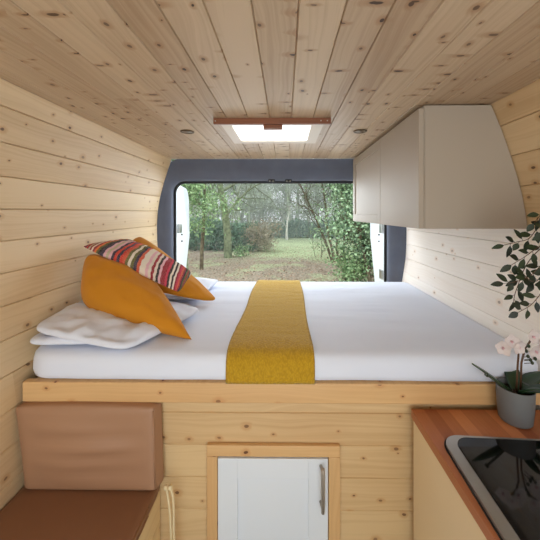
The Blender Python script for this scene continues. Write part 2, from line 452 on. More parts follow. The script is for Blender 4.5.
def rear_door(name, side, hx, ang, wdt, ztop, zbot):
    """panel hinged at hx, swung outwards; local u along the door"""
    root = bpy.data.objects.new(name, None); C.objects.link(root); root.location = (hx, 2.64, zbot); root['kind'] = 'structure'
    d = Vector((math.cos(ang), math.sin(ang), 0)); nrm = Vector((-d.y, d.x, 0))*side
    th = .06
    prof = []
    n = 10; r = .14
    out2 = [(0, zbot), (0, ztop-.05), (.02, ztop-.015), (.06, ztop)]
    for k in range(n+1):
        a = PI/2-k/n*PI/2; out2.append((wdt-r+r*math.cos(a), ztop-r+r*math.sin(a)))
    out2 += [(wdt-.02, 1.35), (wdt-.05, 1.25), (wdt-.05, zbot)]
    bow = lambda z: -.03*((z-1.3)/.6)**2
    mb = MB()
    front = [Vector((hx, 2.64, 0))+d*u+nrm*(bow(z))+Vector((0, 0, z)) for u, z in out2]
    back = [p-nrm*th for p in front]
    m = len(front); b = len(mb.v); mb.v += [tuple(p) for p in front+back]
    for f in [tuple(range(b, b+m)), tuple(range(b+2*m-1, b+m-1, -1))]+[(b+i, b+m+i, b+m+(i+1) % m, b+(i+1) % m) for i in range(m)]:
        mb.f.append(f); mb.uv.append([(0, 0)]*len(f)); mb.t.append(.5); mb.sm.append(False)
    dp = mb.build('door_panel', M['vanwhite'], root, .012, 3)
    # hinge and latch bits facing the opening
    for z in (1.36, .95):
        c = Vector((hx, 2.64, z))+d*.03+nrm*.006
        mb = MB(); mb.box(c.x-.012, c.x+.012, c.y-.05, c.y+.02, z-.04, z+.04); mb.build('hinge', M['steel'], root, .002)
    for z in (1.30, 1.24):
        c = Vector((hx, 2.64, z))+d*.08+nrm*.006
        mb = MB(); mb.tube([c, c+nrm*.012], .007, 10); mb.build('bolt', M['rubber'], root)
    return root
rear_door('door_1', -1, OX0+.012, math.radians(99), .62, 1.765, .20)
rear_door('door_2', 1, OX1-.005, math.radians(86), .55, 1.765, .20)

# ------------------------------------------------------------ skylight
t = thing('skylight', 'square roof light with a red-brown front bar, bright sky through its pane', 'skylight', ((SX0+SX1)/2, 1.61, CZ))
mb = MB(); fx0, fx1, fy0, fy1 = -.312, .187, 1.412, 1.825
for b in ((fx0, SX0, fy0, fy1), (SX1, fx1, fy0, fy1), (SX0, SX1, fy0, SY0), (SX0, SX1, SY1, fy1)): mb.box(*b, 1.93, 1.9495)
fr = mb.build('frame', M['sky_frame'], t)
mb = MB()
for b in ((SX0-.002, SX0, SY0-.018, SY1+.018), (SX1, SX1+.002, SY0-.018, SY1+.018), (SX0, SX1, SY0-.018, SY0), (SX0, SX1, SY1, SY1+.018)): mb.box(*b, 1.9495, 1.99)
mb.build('reveal', M['sky_frame'], t)
mb = MB(); mb.box(-.34, .218, 1.395, 1.412, 1.922, 1.9495); mb.build('front_bar', M['red_wood'], t, .002)
for x in (-.33, .17, .20):
    mb = MB(); mb.tube([(x, 1.3955, 1.936), (x, 1.3925, 1.936)], .003, 8); mb.build('screw', M['steel'], t)
mb = MB(); mb.box(-.105, -.012, 1.412, 1.448, 1.905, 1.9295); mb.build('handle', M['red_wood'], t, .004)
mb = MB(); mb.box(SX0+.0005, SX1-.0005, SY0+.0005, SY1-.0005, 1.934, 1.940); mb.build('pane', M['frost'], t)

# recessed lights
for x, w in ((-.538, 'left of the skylight'), (.412, 'between the skylight and wall cupboard')):
    t = thing('ceiling_light', 'small round bronze downlight set in the ceiling, %s' % w, 'light', (x, 1.62, CZ))
    mb = MB(); mb.lathe([(.024, 1.9485), (.026, 1.945), (.036, 1.9445), (.0375, 1.9485)], x, 1.62, 28); mb.build('bezel', M['bronze'], t)
    mb = MB(); mb.lathe([(.0001, 1.9462), (.025, 1.9462), (.025, 1.9485)], x, 1.62, 24); mb.build('lens', M['led_off'], t)

# ------------------------------------------------------------ overhead cupboard
t = thing('wall_cupboard', 'cashmere grey overhead cupboard hung above the bed on the right', 'cupboard', (.75, 1.8, 1.435))
CB, CT = 1.435, 1.944
def wallpts(z0, z1, off=.004, n=14): return [(wall_x(RWs, z0+(z1-z0)*k/n)-off, z0+(z1-z0)*k/n) for k in range(n+1)]
gab = [(.577, CT), (.577, CB)]+wallpts(CB, CT)
mb = MB(); mb.prism(gab, 'y', 1.222, 1.242); mb.build('end_panel', M['satin'], t, .0012)
mb = MB(); mb.prism(gab, 'y', 2.38, 2.40); mb.build('end_panel', M['satin'], t, .0012)
mb = MB(); mb.box(.582, .990, 1.2425, 2.3795, CB+.001, CB+.019); mb.build('bottom_panel', M['satin'], t)
mb = MB(); mb.box(.5725, .5765, 1.2245, 2.3795, CB+.001, CT); mb.build('carcass_face', M['satin'], t)
def shaker(parent, x, y0, y1, z0, z1, st, th=.02, mat=None, name='door', facing='x', rec=.007):
    """framed door lying in a plane of constant x (facing -x) or constant y (facing -y)"""
    mb = MB()
    def bx(a0, a1, z0, z1, d0, d1):
        if facing == 'x': mb.box(x+d0, x+d1, a0, a1, z0, z1)
        else: mb.box(a0, a1, x+d0, x+d1, z0, z1)
    bx(y0, y0+st, z0, z1, 0, th); bx(y1-st, y1, z0, z1, 0, th)
    bx(y0+st, y1-st, z0, z0+st, 0, th); bx(y0+st, y1-st, z1-st, z1, 0, th)
    bx(y0+st-.001, y1-st+.001, z0+st-.001, z1-st+.001, rec, th-.002)
    return mb.build(name, mat, parent, .0015)
# near plain door and far framed door
mb = MB(); mb.box(.552, .572, 1.224, 1.716, CB, CT-.012); mb.build('door', M['satin'], t, .0015)
shaker(t, .552, 1.720, 2.398, CB, CT-.012, .055, .02, M['satin'])

# ------------------------------------------------------------ bed base
RAILZ = .872; BF = 1.115
mb = MB()
planks(mb, [(-.955, BF, RAILZ-.075), (-.955, BF, 0)], .122, (1, 0, 0), (0, -1, 0), 1.890, start=.052,
       holes=lambda a, b, L: ([(0, L)] if min(a.z, b.z) > .66 else [(0, -.245+.955), (.155+.955, L)] if max(a.z, b.z) < .7 else [(0, L)]), rng=random.Random(5))
bed = thing('platform_bed', 'pine boarded bed platform across the van with a planed front rail', 'bed base', (0, 1.7, 0))
pn = mb.build('front_panel', M['pine_bed'], bed, recalc=False)
mb = MB(); rl = [(x, z) for x, z in ((-.978, RAILZ-.075), (.95, RAILZ-.075), (.95, RAILZ), (-.978, RAILZ))]
mb.prism(rl, 'y', 1.086, 1.114); mb.uv = [[(u*1+3.3, v*1+7.1) for u, v in f] for f in mb.uv]
mb.build('front_rail', M['pine_trim'], bed, .005, 3)
mb = MB(); mb.box(-.950, .94, 1.115, 2.44, RAILZ-.018, RAILZ-.002); mb.build('platform', M['pine_bed'], bed)
mb = MB(); mb.box(-.90, .90, 2.40, 2.42, .02, RAILZ-.02); mb.build('rear_support', M['pine_bed'], bed)

# storage hatch
t = thing('cupboard_door', 'white framed storage hatch door in pine surround, front of bed base', 'cupboard door', (-.045, 1.10, .08))
shaker(t, 1.092, -.249, .159, .06, .589, .073, .02, M['white_paint'], 'door_leaf', 'y', .010)
for nm, b in (('surround', (-.292, -.252, .03, .592)), ('surround', (.162, .205, .03, .592)), ('surround', (-.292, .205, .5925, .634))):
    mb = MB(); mb.box(b[0], b[1], 1.096, 1.113, b[2], b[3]); mb.uv = [[(v+R.random()*9, u) if b[3] < .6 else (u+2.2, v+5) for u, v in f] for f in mb.uv] if False else ([[(v+b[0]*7, u) for u, v in f] for f in mb.uv] if b[3] < .6 else mb.uv)
    mb.build(nm, M['pine_trim'], t, .0025)
hx = .1365
mb = MB(); mb.tube([(hx, 1.064, .580), (hx, 1.060, .565), (hx, 1.060, .435), (hx, 1.064, .420)], .0065, 10)
h = mb.build('handle', M['chrome'], t)
for z in (.566, .434):
    mb = MB(); mb.tube([(hx-.004, 1.0918, z), (hx, 1.064, z)], .0058, 10); mb.build('handle_post', M['chrome'], h)
# ------------------------------------------------------------ mattress
def mattress():
    x0, x1, y0, y1 = -1.012, .955, 1.092, 2.30; z0, z1 = RAILZ+.0015, .975
    def outline(ins, r, n=10, m=24):
        pts = []
        X0, X1, Ya, Yb = x0+ins, x1-ins, y0+ins, y1-ins
        for cx, cy, a0, rr in ((X1-.05, Ya+.05, -90, .05), (X1-.05, Yb-.05, 0, .05), (X0+.05, Yb-.05, 90, .05), (X0+r, Ya+r, 180, r)):
            for k in range(n+1):
                a = math.radians(a0+90*k/n); pts.append(Vector((cx+rr*math.cos(a), cy+rr*math.sin(a), 0)))
        res = []
        for a, b in zip(pts, pts[1:]+pts[:1]):
            L = (b-a).length; k = max(1, int(L/.03))
            for i in range(k): res.append(a+(b-a)*i/k)
        return res
    base = outline(0, .13); N = len(base); c = Vector(((x0+x1)/2, (y0+y1)/2, 0))
    # nominal inward direction
    nr = []
    for i in range(N):
        t = (base[(i+1) % N]-base[i-1]).normalized(); nr.append(Vector((-t.y, t.x, 0)))
    prof = [(.020, z0), (.004, z0+.006), (.0, z0+.025), (.0, z1-.045), (.007, z1-.022), (.020, z1-.008), (.045, z1)]
    rows = []
    for ins, z in prof:
        rows.append([(p+n*(ins)+Vector((0, 0, z))) for p, n in zip(base, nr)])
    # creases
    for r_i, row in enumerate(rows):
        for p in row:
            d = noise.noise(Vector((p.x*5, p.y*5, p.z*40)))*.004
            if 0 < r_i < 5: p.y += d if p.y < 1.3 else 0
    mb = MB(); mb.grid(rows, True, close_v=True)
    # top as grid clipped inside: radial fill rings towards the centre line
    ring = rows[-1]; prev = ring; K = 26
    tops = [ring]
    for k in range(1, K+1):
        f = k/K; row = []
        for p in ring:
            cy = c.y; q = Vector((p.x+(max(min(p.x, x1-.6), x0+.6)-p.x)*f, p.y+(cy-p.y)*f, z1))
            q.z += (.004*min(1, f*4)) + (noise.noise(Vector((q.x*1.6, q.y*9, 0)))*.007 + noise.noise(Vector((q.x*4+9, q.y*22, 4)))*.0028)*min(1, f*5)
            for yc in (1.55, 1.93):    # fold lines in the sheet running across
                q.z -= .0045*math.exp(-((q.y-yc-.012*math.sin(q.x*3))/.006)**2)*min(1, f*5)
            row.append(q)
        tops.append(row)
    mb.grid(tops, True, close_v=True)
    return mb.build('mattress', M['sheet'], merge=True)
tag(mattress(), 'long mattress in a smooth white fitted sheet lying on the bed platform', 'mattress')

# throw
def throw():
    path = [(2.302, .94), (2.300, .965), (2.285, .9795), (2.24, .985)]
    y = 2.20
    while y > 1.18: path.append((y, .9875)); y -= .012
    path += [(1.17, .9865), (1.14, .984), (1.118, .978), (1.100, .966), (1.089, .950), (1.084, .93), (1.0825, .905), (1.0815, .885), (1.081, .872)]
    top = []; n = 26
    for i, (y, z) in enumerate(path):
        row = []
        f = (2.3-y)/1.19
        xa = -.215+.004*math.sin(y*9)-.002*f; xb = .117-.010*f+.004*math.sin(y*7+1)
        for k in range(n+1):
            x = xa+(xb-xa)*k/n
            w = .0022*noise.noise(Vector((x*6, y*26, 1)))+.0012*noise.noise(Vector((x*20, y*45, 3)))
            if 1.75 < y < 2.12: w += .004*max(0, noise.noise(Vector((x*7+5, y*48, 8))))
            if y > 1.115: row.append(Vector((x, y, z+w)))
            else: row.append(Vector((x, y+w*.5, z)))
        top.append(row)
    mb = MB(); mb.grid(top, True, uvf=lambda i, j: (j*.013, i*.012))
    o = mb.build('bed_throw', M['knit'])
    m = o.modifiers.new('s', 'SOLIDIFY'); m.thickness = .006; m.offset = -1
    # offset direction fix: ensure normals look up
    if o.data.polygons[len(o.data.polygons)//2].normal.z < 0: o.data.flip_normals()
    return o
tag(throw(), 'narrow knitted mustard yellow throw laid front to back over the mattress', 'throw')

# ------------------------------------------------------------ cushions
def cushion(name, mat, A, B, D, E, T, label, cat, pinch=.07, wr=.006, n=34, seam=False, exp=.42, seed=0, down=.7, rnd=(.055, .055), group=None):
    """A,B,D,E: corners (front-left, front-right, back-right, back-left)"""
    A, B, D, E = map(Vector, (A, B, D, E)); N = ((B-A).cross(E-A)+(B-D).cross(E-D)*-1).normalized()
    N = ((D-A).cross(E-B)).normalized()
    if N.z < 0: N = -N
    rows_t, rows_b = [], []
    for i in range(n+1):
        rt, rb = [], []
        for j in range(n+1):
            u0 = -math.cos(PI*i/n); v0 = -math.cos(PI*j/n)
            u0 = .6*u0+.4*(2*i/n-1); v0 = .6*v0+.4*(2*j/n-1)
            cq = 1-(rnd[0] if u0 < 0 else rnd[1])*(u0*u0*v0*v0)**2; u = u0*(1-pinch*(1-v0*v0))*cq; v = v0*(1-pinch*(1-u0*u0))*cq
            a, b = (u+1)/2, (v+1)/2
            P = A*(1-a)*(1-b)+B*a*(1-b)+D*a*b+E*(1-a)*b
            h = T*max(0, (1-u0**2)*(1-v0**2))**exp
            edge = (1-u0**2)*(1-v0**2)
            s = Vector((u0*2+seed*7, v0*2, seed*3))
            w = wr*(noise.noise(s*1.5)*1.3+noise.noise(s*4)*.55+abs(noise.noise(Vector((u0*3+v0*5+seed, v0*2-u0*6, seed))))*.7)
            rt.append(P+N*(h+w*min(1, edge*5))); rb.append(P-N*(h*down-w*.5*min(1, edge*5)))
        rows_t.append(rt); rows_b.append(rb)
    uvf = lambda i, j: (i/n, j/n)
    mb = MB(); mb.grid(rows_t, True, uvf=uvf); mb.grid(rows_b, True, uvf=uvf)
    if seam:
        ring = [rows_t[i][0] for i in range(n)]+[rows_t[n][j] for j in range(n)]+[rows_t[n-i][n] for i in range(n)]+[rows_t[0][n-j] for j in range(n)]
    o = mb.build(name, mat, merge=True)
    return tag(o, label, cat, group)

# white pillows
cushion('pillow', M['pillow'], (-1.01, 1.105, 1.0), (-.72, 1.125, 1.0), (-.47, 1.60, 1.0), (-1.01, 1.64, 1.02), .024,
        'white pillow lying flat on the mattress, lower of the front pair', 'pillow', .02, .008, seed=1, down=.7, exp=.25, rnd=(.12, .12))
cushion('pillow', M['pillow'], (-1.005, 1.130, 1.045), (-.585, 1.078, .988), (-.40, 1.50, 1.01), (-1.02, 1.58, 1.06), .032,
        'white pillow with a creased case, top one directly beneath the front mustard cushion', 'pillow', .02, .016, seed=2, down=.4, exp=.25, rnd=(.12, .10))
cushion('pillow', M['pillow'], (-.97, 1.70, 1.02), (-.49, 1.66, 1.01), (-.47, 2.15, 1.01), (-1.0, 2.2, 1.02), .034,
        'white pillow mostly hidden behind, under the striped cushion and rear mustard cushion', 'pillow', .03, .008, seed=3, down=.7, exp=.35)
cushion('cushion', M['mustard'], (-.925, 1.32, 1.075), (-.382, 1.205, .980), (-.70, 1.54, 1.165), (-1.0, 1.47, 1.30), .088,
        'plump mustard cushion at the front, its corner pointing down onto the sheet', 'cushion', -.03, .008, seed=4, rnd=(.13, .0), down=.8, exp=.45)
cushion('cushion', M['mustard'], (-.97, 1.64, 1.14), (-.60, 1.58, 1.06), (-.385, 1.71, .995), (-.965, 1.94, 1.36), .055,
        'mustard cushion behind the striped one, its tip raised toward the rear opening', 'cushion', -.09, .006, seed=5, down=.6, exp=.5)
cushion('cushion', M['stripes'], (-1.015, 1.445, 1.34), (-.50, 1.40, 1.115), (-.485, 1.56, 1.185), (-.93, 1.74, 1.35), .045,
        'multicoloured striped woven cushion lying across the two mustard ones', 'cushion', .03, .006, seed=6, down=.35, exp=.5)

# ------------------------------------------------------------ bench with cushions
t = thing('bench_seat', 'boarded pine bench box in the front left corner under the brown seat pad', 'bench', (-.68, .6, 0))
mb = MB(); planks(mb, [(-.470, .2, .455), (-.470, .2, .01)], .11, (0, 1, 0), (1, 0, 0), .905, start=.11); mb.build('side_panel', M['seatbox'], t, recalc=False)
mb = MB(); mb.box(-.93, -.484, .2, 1.10, .44, .455); mb.build('lid', M['seatbox'], t)
def softbox(name, mat, x0, x1, y0, y1, z0, z1, r=.018, label=None, cat=None, crown=.006, skew=None, wr=0.0, seam_ax=None, parent=None):
    mb = MB(); n = 22
    def P(i, j, k):
        pass
    import bmesh
    bm = bmesh.new(); bmesh.ops.create_cube(bm, size=1)
    bmesh.ops.subdivide_edges(bm, edges=bm.edges[:], cuts=n, use_grid_fill=True)
    for v in bm.verts:
        c = Vector(v.co)*2
        q = Vector((x0+(x1-x0)*(c.x+1)/2, y0+(y1-y0)*(c.y+1)/2, z0+(z1-z0)*(c.z+1)/2))
        inner = Vector((min(max(q.x, x0+r), x1-r), min(max(q.y, y0+r), y1-r), min(max(q.z, z0+r), z1-r)))
        d = q-inner
        if d.length > r*1e-3 and (abs(c.x) > .999 or abs(c.y) > .999 or abs(c.z) > .999): q = inner+d.normalized()*min(r, max(abs(d.x), abs(d.y), abs(d.z)))
        cr = crown*(1-c.x**2)*(1-c.y**2)*(1-c.z**2 if abs(c.z) < .99 else 1)
        if c.z > .99: q.z += crown*(1-c.x**2)*(1-c.y**2)
        if c.y < -.99: q.y -= crown*(1-c.x**2)*(1-c.z**2)+wr*noise.noise(Vector((q.x*3, q.z*22, 2)))*(1-c.x**2)*(1-c.z**2)*2
        if skew: q = skew(q)
        v.co = q
    for f in bm.faces: f.smooth = True
    me = bpy.data.meshes.new(name); bm.to_mesh(me); bm.free(); me.materials.append(mat)
    me.uv_layers.new(name='UVMap')
    o = bpy.data.objects.new(name, me); C.objects.link(o)
    if label: tag(o, label, cat)
    return o
def skseat(q):
    if q.x < -.7: q.x = -.7+(q.x+.7)*(wall_x(LWs, q.z)+.005+.7)/(-.95+.7)
    return q
t = thing('seat_cushion', 'flat brown leatherette seat pad lying on the pine bench', 'seat cushion', (-.68, .6, .457))
o = softbox('pad', M['leather_seat'], -.95, -.467, .2, 1.108, .457, .502, .012, crown=.002, skew=skseat); o.parent = t; o.matrix_parent_inverse = Matrix.Translation(-Vector(t.location))
mb = MB()
for z in (.467, .492): mb.tube([(-.4665, .22, z), (-.4665, .6, z), (-.4665, 1.0, z)], .003, 6)
mb.build('piping', M['leather'], t)
t = thing('back_cushion', 'tan leatherette back cushion standing on the bench against the bed base', 'back cushion', (-.7, 1.06, .53))
def skb(q):
    s = (q.z-.505)/.29
    if q.x < -.7: q.x = -.7+(q.x+.7)*(wall_x(LWs, q.z)+.006+.7)/(-.95+.7)
    else: q.x -= .014*s
    if q.x < -.7: q.x += .022*(1-s)*(-.7-q.x)/.25
    if q.x > -.5: q.x += .016*(q.y-1.046)/.05
    q.y += .012*s
    return q
o = softbox('pad', M['leather'], -.95, -.462, 1.046, 1.096, .5045, .7955, .012, crown=.006, wr=.010, skew=skb); o.parent = t; o.matrix_parent_inverse = Matrix.Translation(-Vector(t.location))
mb = MB(); mb.tube([(-.463, 1.049, .518), (-.470, 1.054, .66), (-.477, 1.060, .783)], .0032, 6); mb.build('piping', M['leather'], t)
for k, (dx, lab) in enumerate(((0, 'cream cotton cord hanging by the bench corner, left strand'), (.016, 'cream cotton cord hanging by the bench corner, right strand'))):
    pts = [(-.428+dx, 1.045+dx*.5, .528), (-.421+dx, 1.043, .522), (-.416+dx*1.1, 1.046, .49), (-.412+dx*.9, 1.05, .44), (-.408+dx*.6, 1.052, .36), (-.406+dx*.9, 1.054, .26), (-.402+dx, 1.055, .19)]
    t = thing('hanging_cord', lab, 'cord', pts[0])
    mb = MB(); mb.tube([Vector(p) for p in pts], .0042, 8); mb.build('cord', M['cord'], t)
    mb = MB(); mb.lathe([(.0001, .516), (.006, .518), (.008, .524), (.006, .530), (.0001, .532)], -.424+dx, 1.044, 12); mb.build('knot', M['cord'], t)

# ------------------------------------------------------------ kitchen
WZ = .783
t = thing('worktop', 'oiled reddish stave wood worktop along the right, butting the bed rail', 'worktop', (.7, .65, WZ-.03))
mb = MB(); x = .462; rr = random.Random(3); i = 0
wR = .945
while x < wR-.001:
    w = min(.044, wR-x); y = -.4-rr.uniform(0, .3); first = True
    while y < 1.084:
        L = rr.uniform(.28, .6); ya = max(y, -.4); yb = min(y+L, 1.084)
        if yb > ya+.001:
            tone = rr.random(); uo, vo = rr.uniform(0, 20), rr.uniform(0, 20)
            zt, zb = WZ, WZ-.03
            mb.face([(x, ya, zt), (x+w, ya, zt), (x+w, yb, zt), (x, yb, zt)], [(uo+ya, vo), (uo+ya, vo+w), (uo+yb, vo+w), (uo+yb, vo)], tone)
            mb.face([(x, ya, zb), (x, yb, zb), (x+w, yb, zb), (x+w, ya, zb)], None, tone)
            if i == 0: mb.face([(x, ya, zb), (x, ya, zt), (x, yb, zt), (x, yb, zb)], [(uo+ya, vo), (uo+ya, vo+.03), (uo+yb, vo+.03), (uo+yb, vo)], tone)
            if x+w >= wR-.001: mb.face([(x+w, ya, zb), (x+w, yb, zb), (x+w, yb, zt), (x+w, ya, zt)], None, tone)
            for q in ([ya] if ya == -.4 else [])+([yb] if yb == 1.084 else []): mb.face([(x, q, zb), (x+w, q, zb), (x+w, q, zt), (x, q, zt)], [(uo, vo), (uo+.05, vo), (uo+.05, vo+.03), (uo, vo+.03)], tone)
        y += L
    x += w; i += 1
mb.build('board', M['stave'], t, merge=True)
t = thing('kitchen_unit', 'cream fronted kitchen base unit beneath the wooden worktop', 'kitchen unit', (.7, .65, 0))
mb = MB(); mb.box(.482, .925, -.4, 1.084, .08, WZ-.031); mb.build('carcass', M['cream'], t)
mb = MB(); mb.box(.50, .92, -.4, 1.08, 0, .08); mb.build('plinth', M['cream'], t)
for y0, y1 in ((.5, 1.076), (-.1, .496)):
    mb = MB(); mb.box(.466, .4815, y0, y1, .09, WZ-.034); d = mb.build('door', M['cream'], t, .0015)
# hob / sink with dark glass lid
t = thing('sink', 'stainless steel inset sink with folded-down black glass lid, set in the worktop', 'sink', (.7, .6, WZ))
def rr2(x0, x1, y0, y1, r, n=8):
    return rrect(x0, x1, y0, y1, r, n)
rot = math.radians(-3.2); pc = (.72, .62); HS = -.007
def RT(p): 
    x, y = p[0]-pc[0], p[1]-pc[1]
    return (pc[0]+HS+x*math.cos(rot)-y*math.sin(rot), pc[1]+x*math.sin(rot)+y*math.cos(rot))
def plate(outl, innl, z0, z1, mat, name, bev=.002):
    mb = MB(); a = [RT(p) for p in outl]
    if innl is None:
        mb.prism(a, 'z', z0, z1); return mb.build(name, mat, t, bev)
    b = [RT(p) for p in innl]
    mb.grid([[(p[0], p[1], z0) for p in a], [(p[0], p[1], z1-.003) for p in a], [(p[0]*.985+q[0]*.015, p[1]*.985+q[1]*.015, z1) for p, q in zip(a, b)], [(p[0], p[1], z1) for p in b], [(p[0], p[1], z0) for p in b]], False, close_v=True, close_u=True)
    return mb.build(name, mat, t)
O1 = rr2(.482, .915, .36, .935, .055); I1 = rr2(.515, .905, .40, .925, .045)
plate(rr2(.478, .919, .356, .939, .058), None, WZ+.0005, WZ+.003, M['rubber'], 'seal', 0)
plate(O1, I1, WZ+.003, WZ+.010, M['steel'], 'rim')
plate(rr2(.5155, .9045, .4005, .9245, .045), None, WZ+.004, WZ+.013, M['blackglass'], 'glass_lid', .0015)

# ------------------------------------------------------------ plants
def leafmat(name, c1, c2, rough=.4):
    tt = NT(name); tone = tt.node('ShaderNodeAttribute', attribute_name='tone').outputs['Fac']
    tt.set('Base Color', tt.mix(tone, c1, c2)).set('Roughness', rough)
    return tt.m
M['leaf_dark'] = leafmat('glossy_dark_leaf', lin(18, 28, 15), lin(44, 58, 28), .5)
M['orchid_leaf'] = leafmat('orchid_leaf', lin(28, 56, 34), lin(48, 84, 48), .3)
M['stem'] = plain('brown_stem', lin(92, 62, 40), .6)
M['potgrey'] = plain('matt_grey_ceramic', lin(108, 110, 112), .55, bump=.05, bscale=40)
M['soil'] = plain('bark_mix', lin(48, 34, 24), .95, bump=1, bscale=90)
M['petal'] = plain('white_petal', lin(216, 204, 202), .6)
M['flower_eye'] = plain('pink_flower_centre', lin(214, 170, 176), .6)
M['bud'] = plain('dark_green_bud', lin(44, 54, 30), .5)
def leaf(mb, p, d, up, L, W, tone=.5, n=5, droop=.25, fold=.15):
    d = d.normalized(); s = d.cross(up)
    if s.length < 1e-4: s = d.orthogonal()
    s.normalize(); nn = s.cross(d)
    rows = []
    for i in range(n+1):
        f = i/n; w = W/2*math.sin(PI*min(1, f*.94+.03))**.8*(1.15-.4*f)
        c = p+d*(L*f)-nn*(droop*L*f*f)
        rows.append([c-s*w+nn*(fold*w), c, c+s*w+nn*(fold*w)])
    mb.grid(rows, True, tone)
def slab_leaf(mb, pts, ws, th, tone, up=Vector((0, 0, 1))):
    pts = [Vector(p) for p in pts]; rt = []
    for i, p in enumerate(pts):
        tt = (pts[min(i+1, len(pts)-1)]-pts[max(i-1, 0)]).normalized(); s = tt.cross(up).normalized(); n_ = s.cross(tt); w = ws[i]
        rt.append([p-s*w+n_*w*.25, p-s*w*.5+n_*(w*.05+th), p+n_*th*.6, p+s*w*.5+n_*(w*.05+th), p+s*w+n_*w*.25, p+s*w*.5-n_*th, p-n_*th*1.3, p-s*w*.5-n_*th])
    mb.grid(rt, True, tone, close_v=True)
px, py = .797, 1.03
t = thing('potted_orchid', 'white orchid in a matt grey pot on the worktop beside the bed rail', 'orchid', (px, py, WZ))
mb = MB(); mb.lathe([(.0001, WZ+.001), (.045, WZ+.001), (.049, WZ+.006), (.053, WZ+.05), (.0555, WZ+.115), (.0545, WZ+.1185), (.052, WZ+.115), (.049, WZ+.09), (.0001, WZ+.09)], px, py, 40); mb.build('pot', M['potgrey'], t)
mb = MB(); rows = []
for i in range(9):
    rows.append([(px+.0505*i/8*math.cos(2*PI*k/24), py+.0505*i/8*math.sin(2*PI*k/24), WZ+.098+.006*noise.noise(Vector((i*.9, k*.9, 1)))) for k in range(24)])
mb.grid(rows, True, close_v=True); mb.build('bark', M['soil'], t)
bz = WZ+.10
for a, L, z, W, tone in ((math.radians(172), .125, .085, .017, .6), (math.radians(20), .15, .035, .028, .3), (math.radians(-35), .15, .055, .030, .35), (math.radians(60), .11, .05, .024, .2), (math.radians(-70), .07, .05, .018, .3)):
    d = Vector((math.cos(a), math.sin(a), 0)); b0 = Vector((px, py, bz))+d*.012; pts = []
    for k in range(8):
        f = k/7; pts.append(b0+d*L*f+Vector((0, 0, z*(1.5*f-.5*f*f) if a < 2 else z*f)))
    mb = MB(); slab_leaf(mb, pts, [W*math.sin(PI*(.12+.86*k/7))**.7 for k in range(8)], .002, tone); mb.build('leaf', M['orchid_leaf'], t)
mb = MB(); mb.tube([(px-.025, py-.01, bz), (px-.06, py-.015, bz+.03), (px-.108, py-.02, bz+.065)], .0035, 6); mb.tube([(px-.108, py-.02, bz+.065), (px-.115, py-.021, bz+.070)], .006, 8); mb.build('aerial_root', M['bud'], t)
s1 = [(px+.005, py, bz), (px+.008, py, bz+.08), (px+.008, py-.005, bz+.13), (px-.002, py-.01, bz+.155), (px-.02, py-.015, bz+.168), (px-.035, py-.018, bz+.17)]
s2 = [(px+.018, py, bz), (px+.022, py, bz+.10), (px+.03, py-.005, bz+.15), (px+.045, py-.01, bz+.18), (px+.065, py-.012, bz+.19)]
for s in (s1, s2):
    mb = MB(); mb.tube(s, .0032, 7); mb.build('flower_stem', M['stem'], t)
def flower(c, dirn, sc):
    c = Vector(c); dirn = Vector(dirn).normalized(); a = dirn.orthogonal().normalized(); b = dirn.cross(a)
    mb = MB()
    for k in range(5):
        an = 2*PI*k/5+.3; d = a*math.cos(an)+b*math.sin(an); leaf(mb, c, d+dirn*.25, dirn, sc*(1 if k % 2 else .9), sc*1.05, .5, 5, -.15, .1)
    f = mb.build('flower', M['petal'], t)
    mb = MB(); mb.tube([c, c+dirn*.006, c+dirn*.011-Vector((0, 0, .004))], [.003, .0045, .001], 8); mb.build('flower_centre', M['flower_eye'], f)
flower((px-.03, py-.022, bz+.182), (-.3, -1, .1), .028); flower((px-.056, py-.02, bz+.160), (-.6, -.9, 0), .028); flower((px-.008, py-.02, bz+.165), (.2, -1, -.2), .030)
flower((px+.048, py-.015, bz+.195), (0, -1, .2), .028); flower((px+.075, py-.015, bz+.175), (.3, -1, 0), .028); flower((px+.06, py-.012, bz+.145), (-.1, -1, -.2), .034)
for q in ((.028, .130), (.022, .148), (.036, .118), (.030, .165), (.042, .108), (.052, .122)):
    mb = MB(); c = Vector((px+q[0], py-.02, bz+q[1])); mb.tube([c+Vector((0, 0, -.006)), c+Vector((0, 0, -.003)), c+Vector((0, 0, .003)), c+Vector((0, 0, .007))], [.001, .0048, .0048, .001], 8); mb.tube([c, (px+.028, py-.004, bz+q[1]-.01)], .0012, 5); mb.build('bud', M['bud'], t)

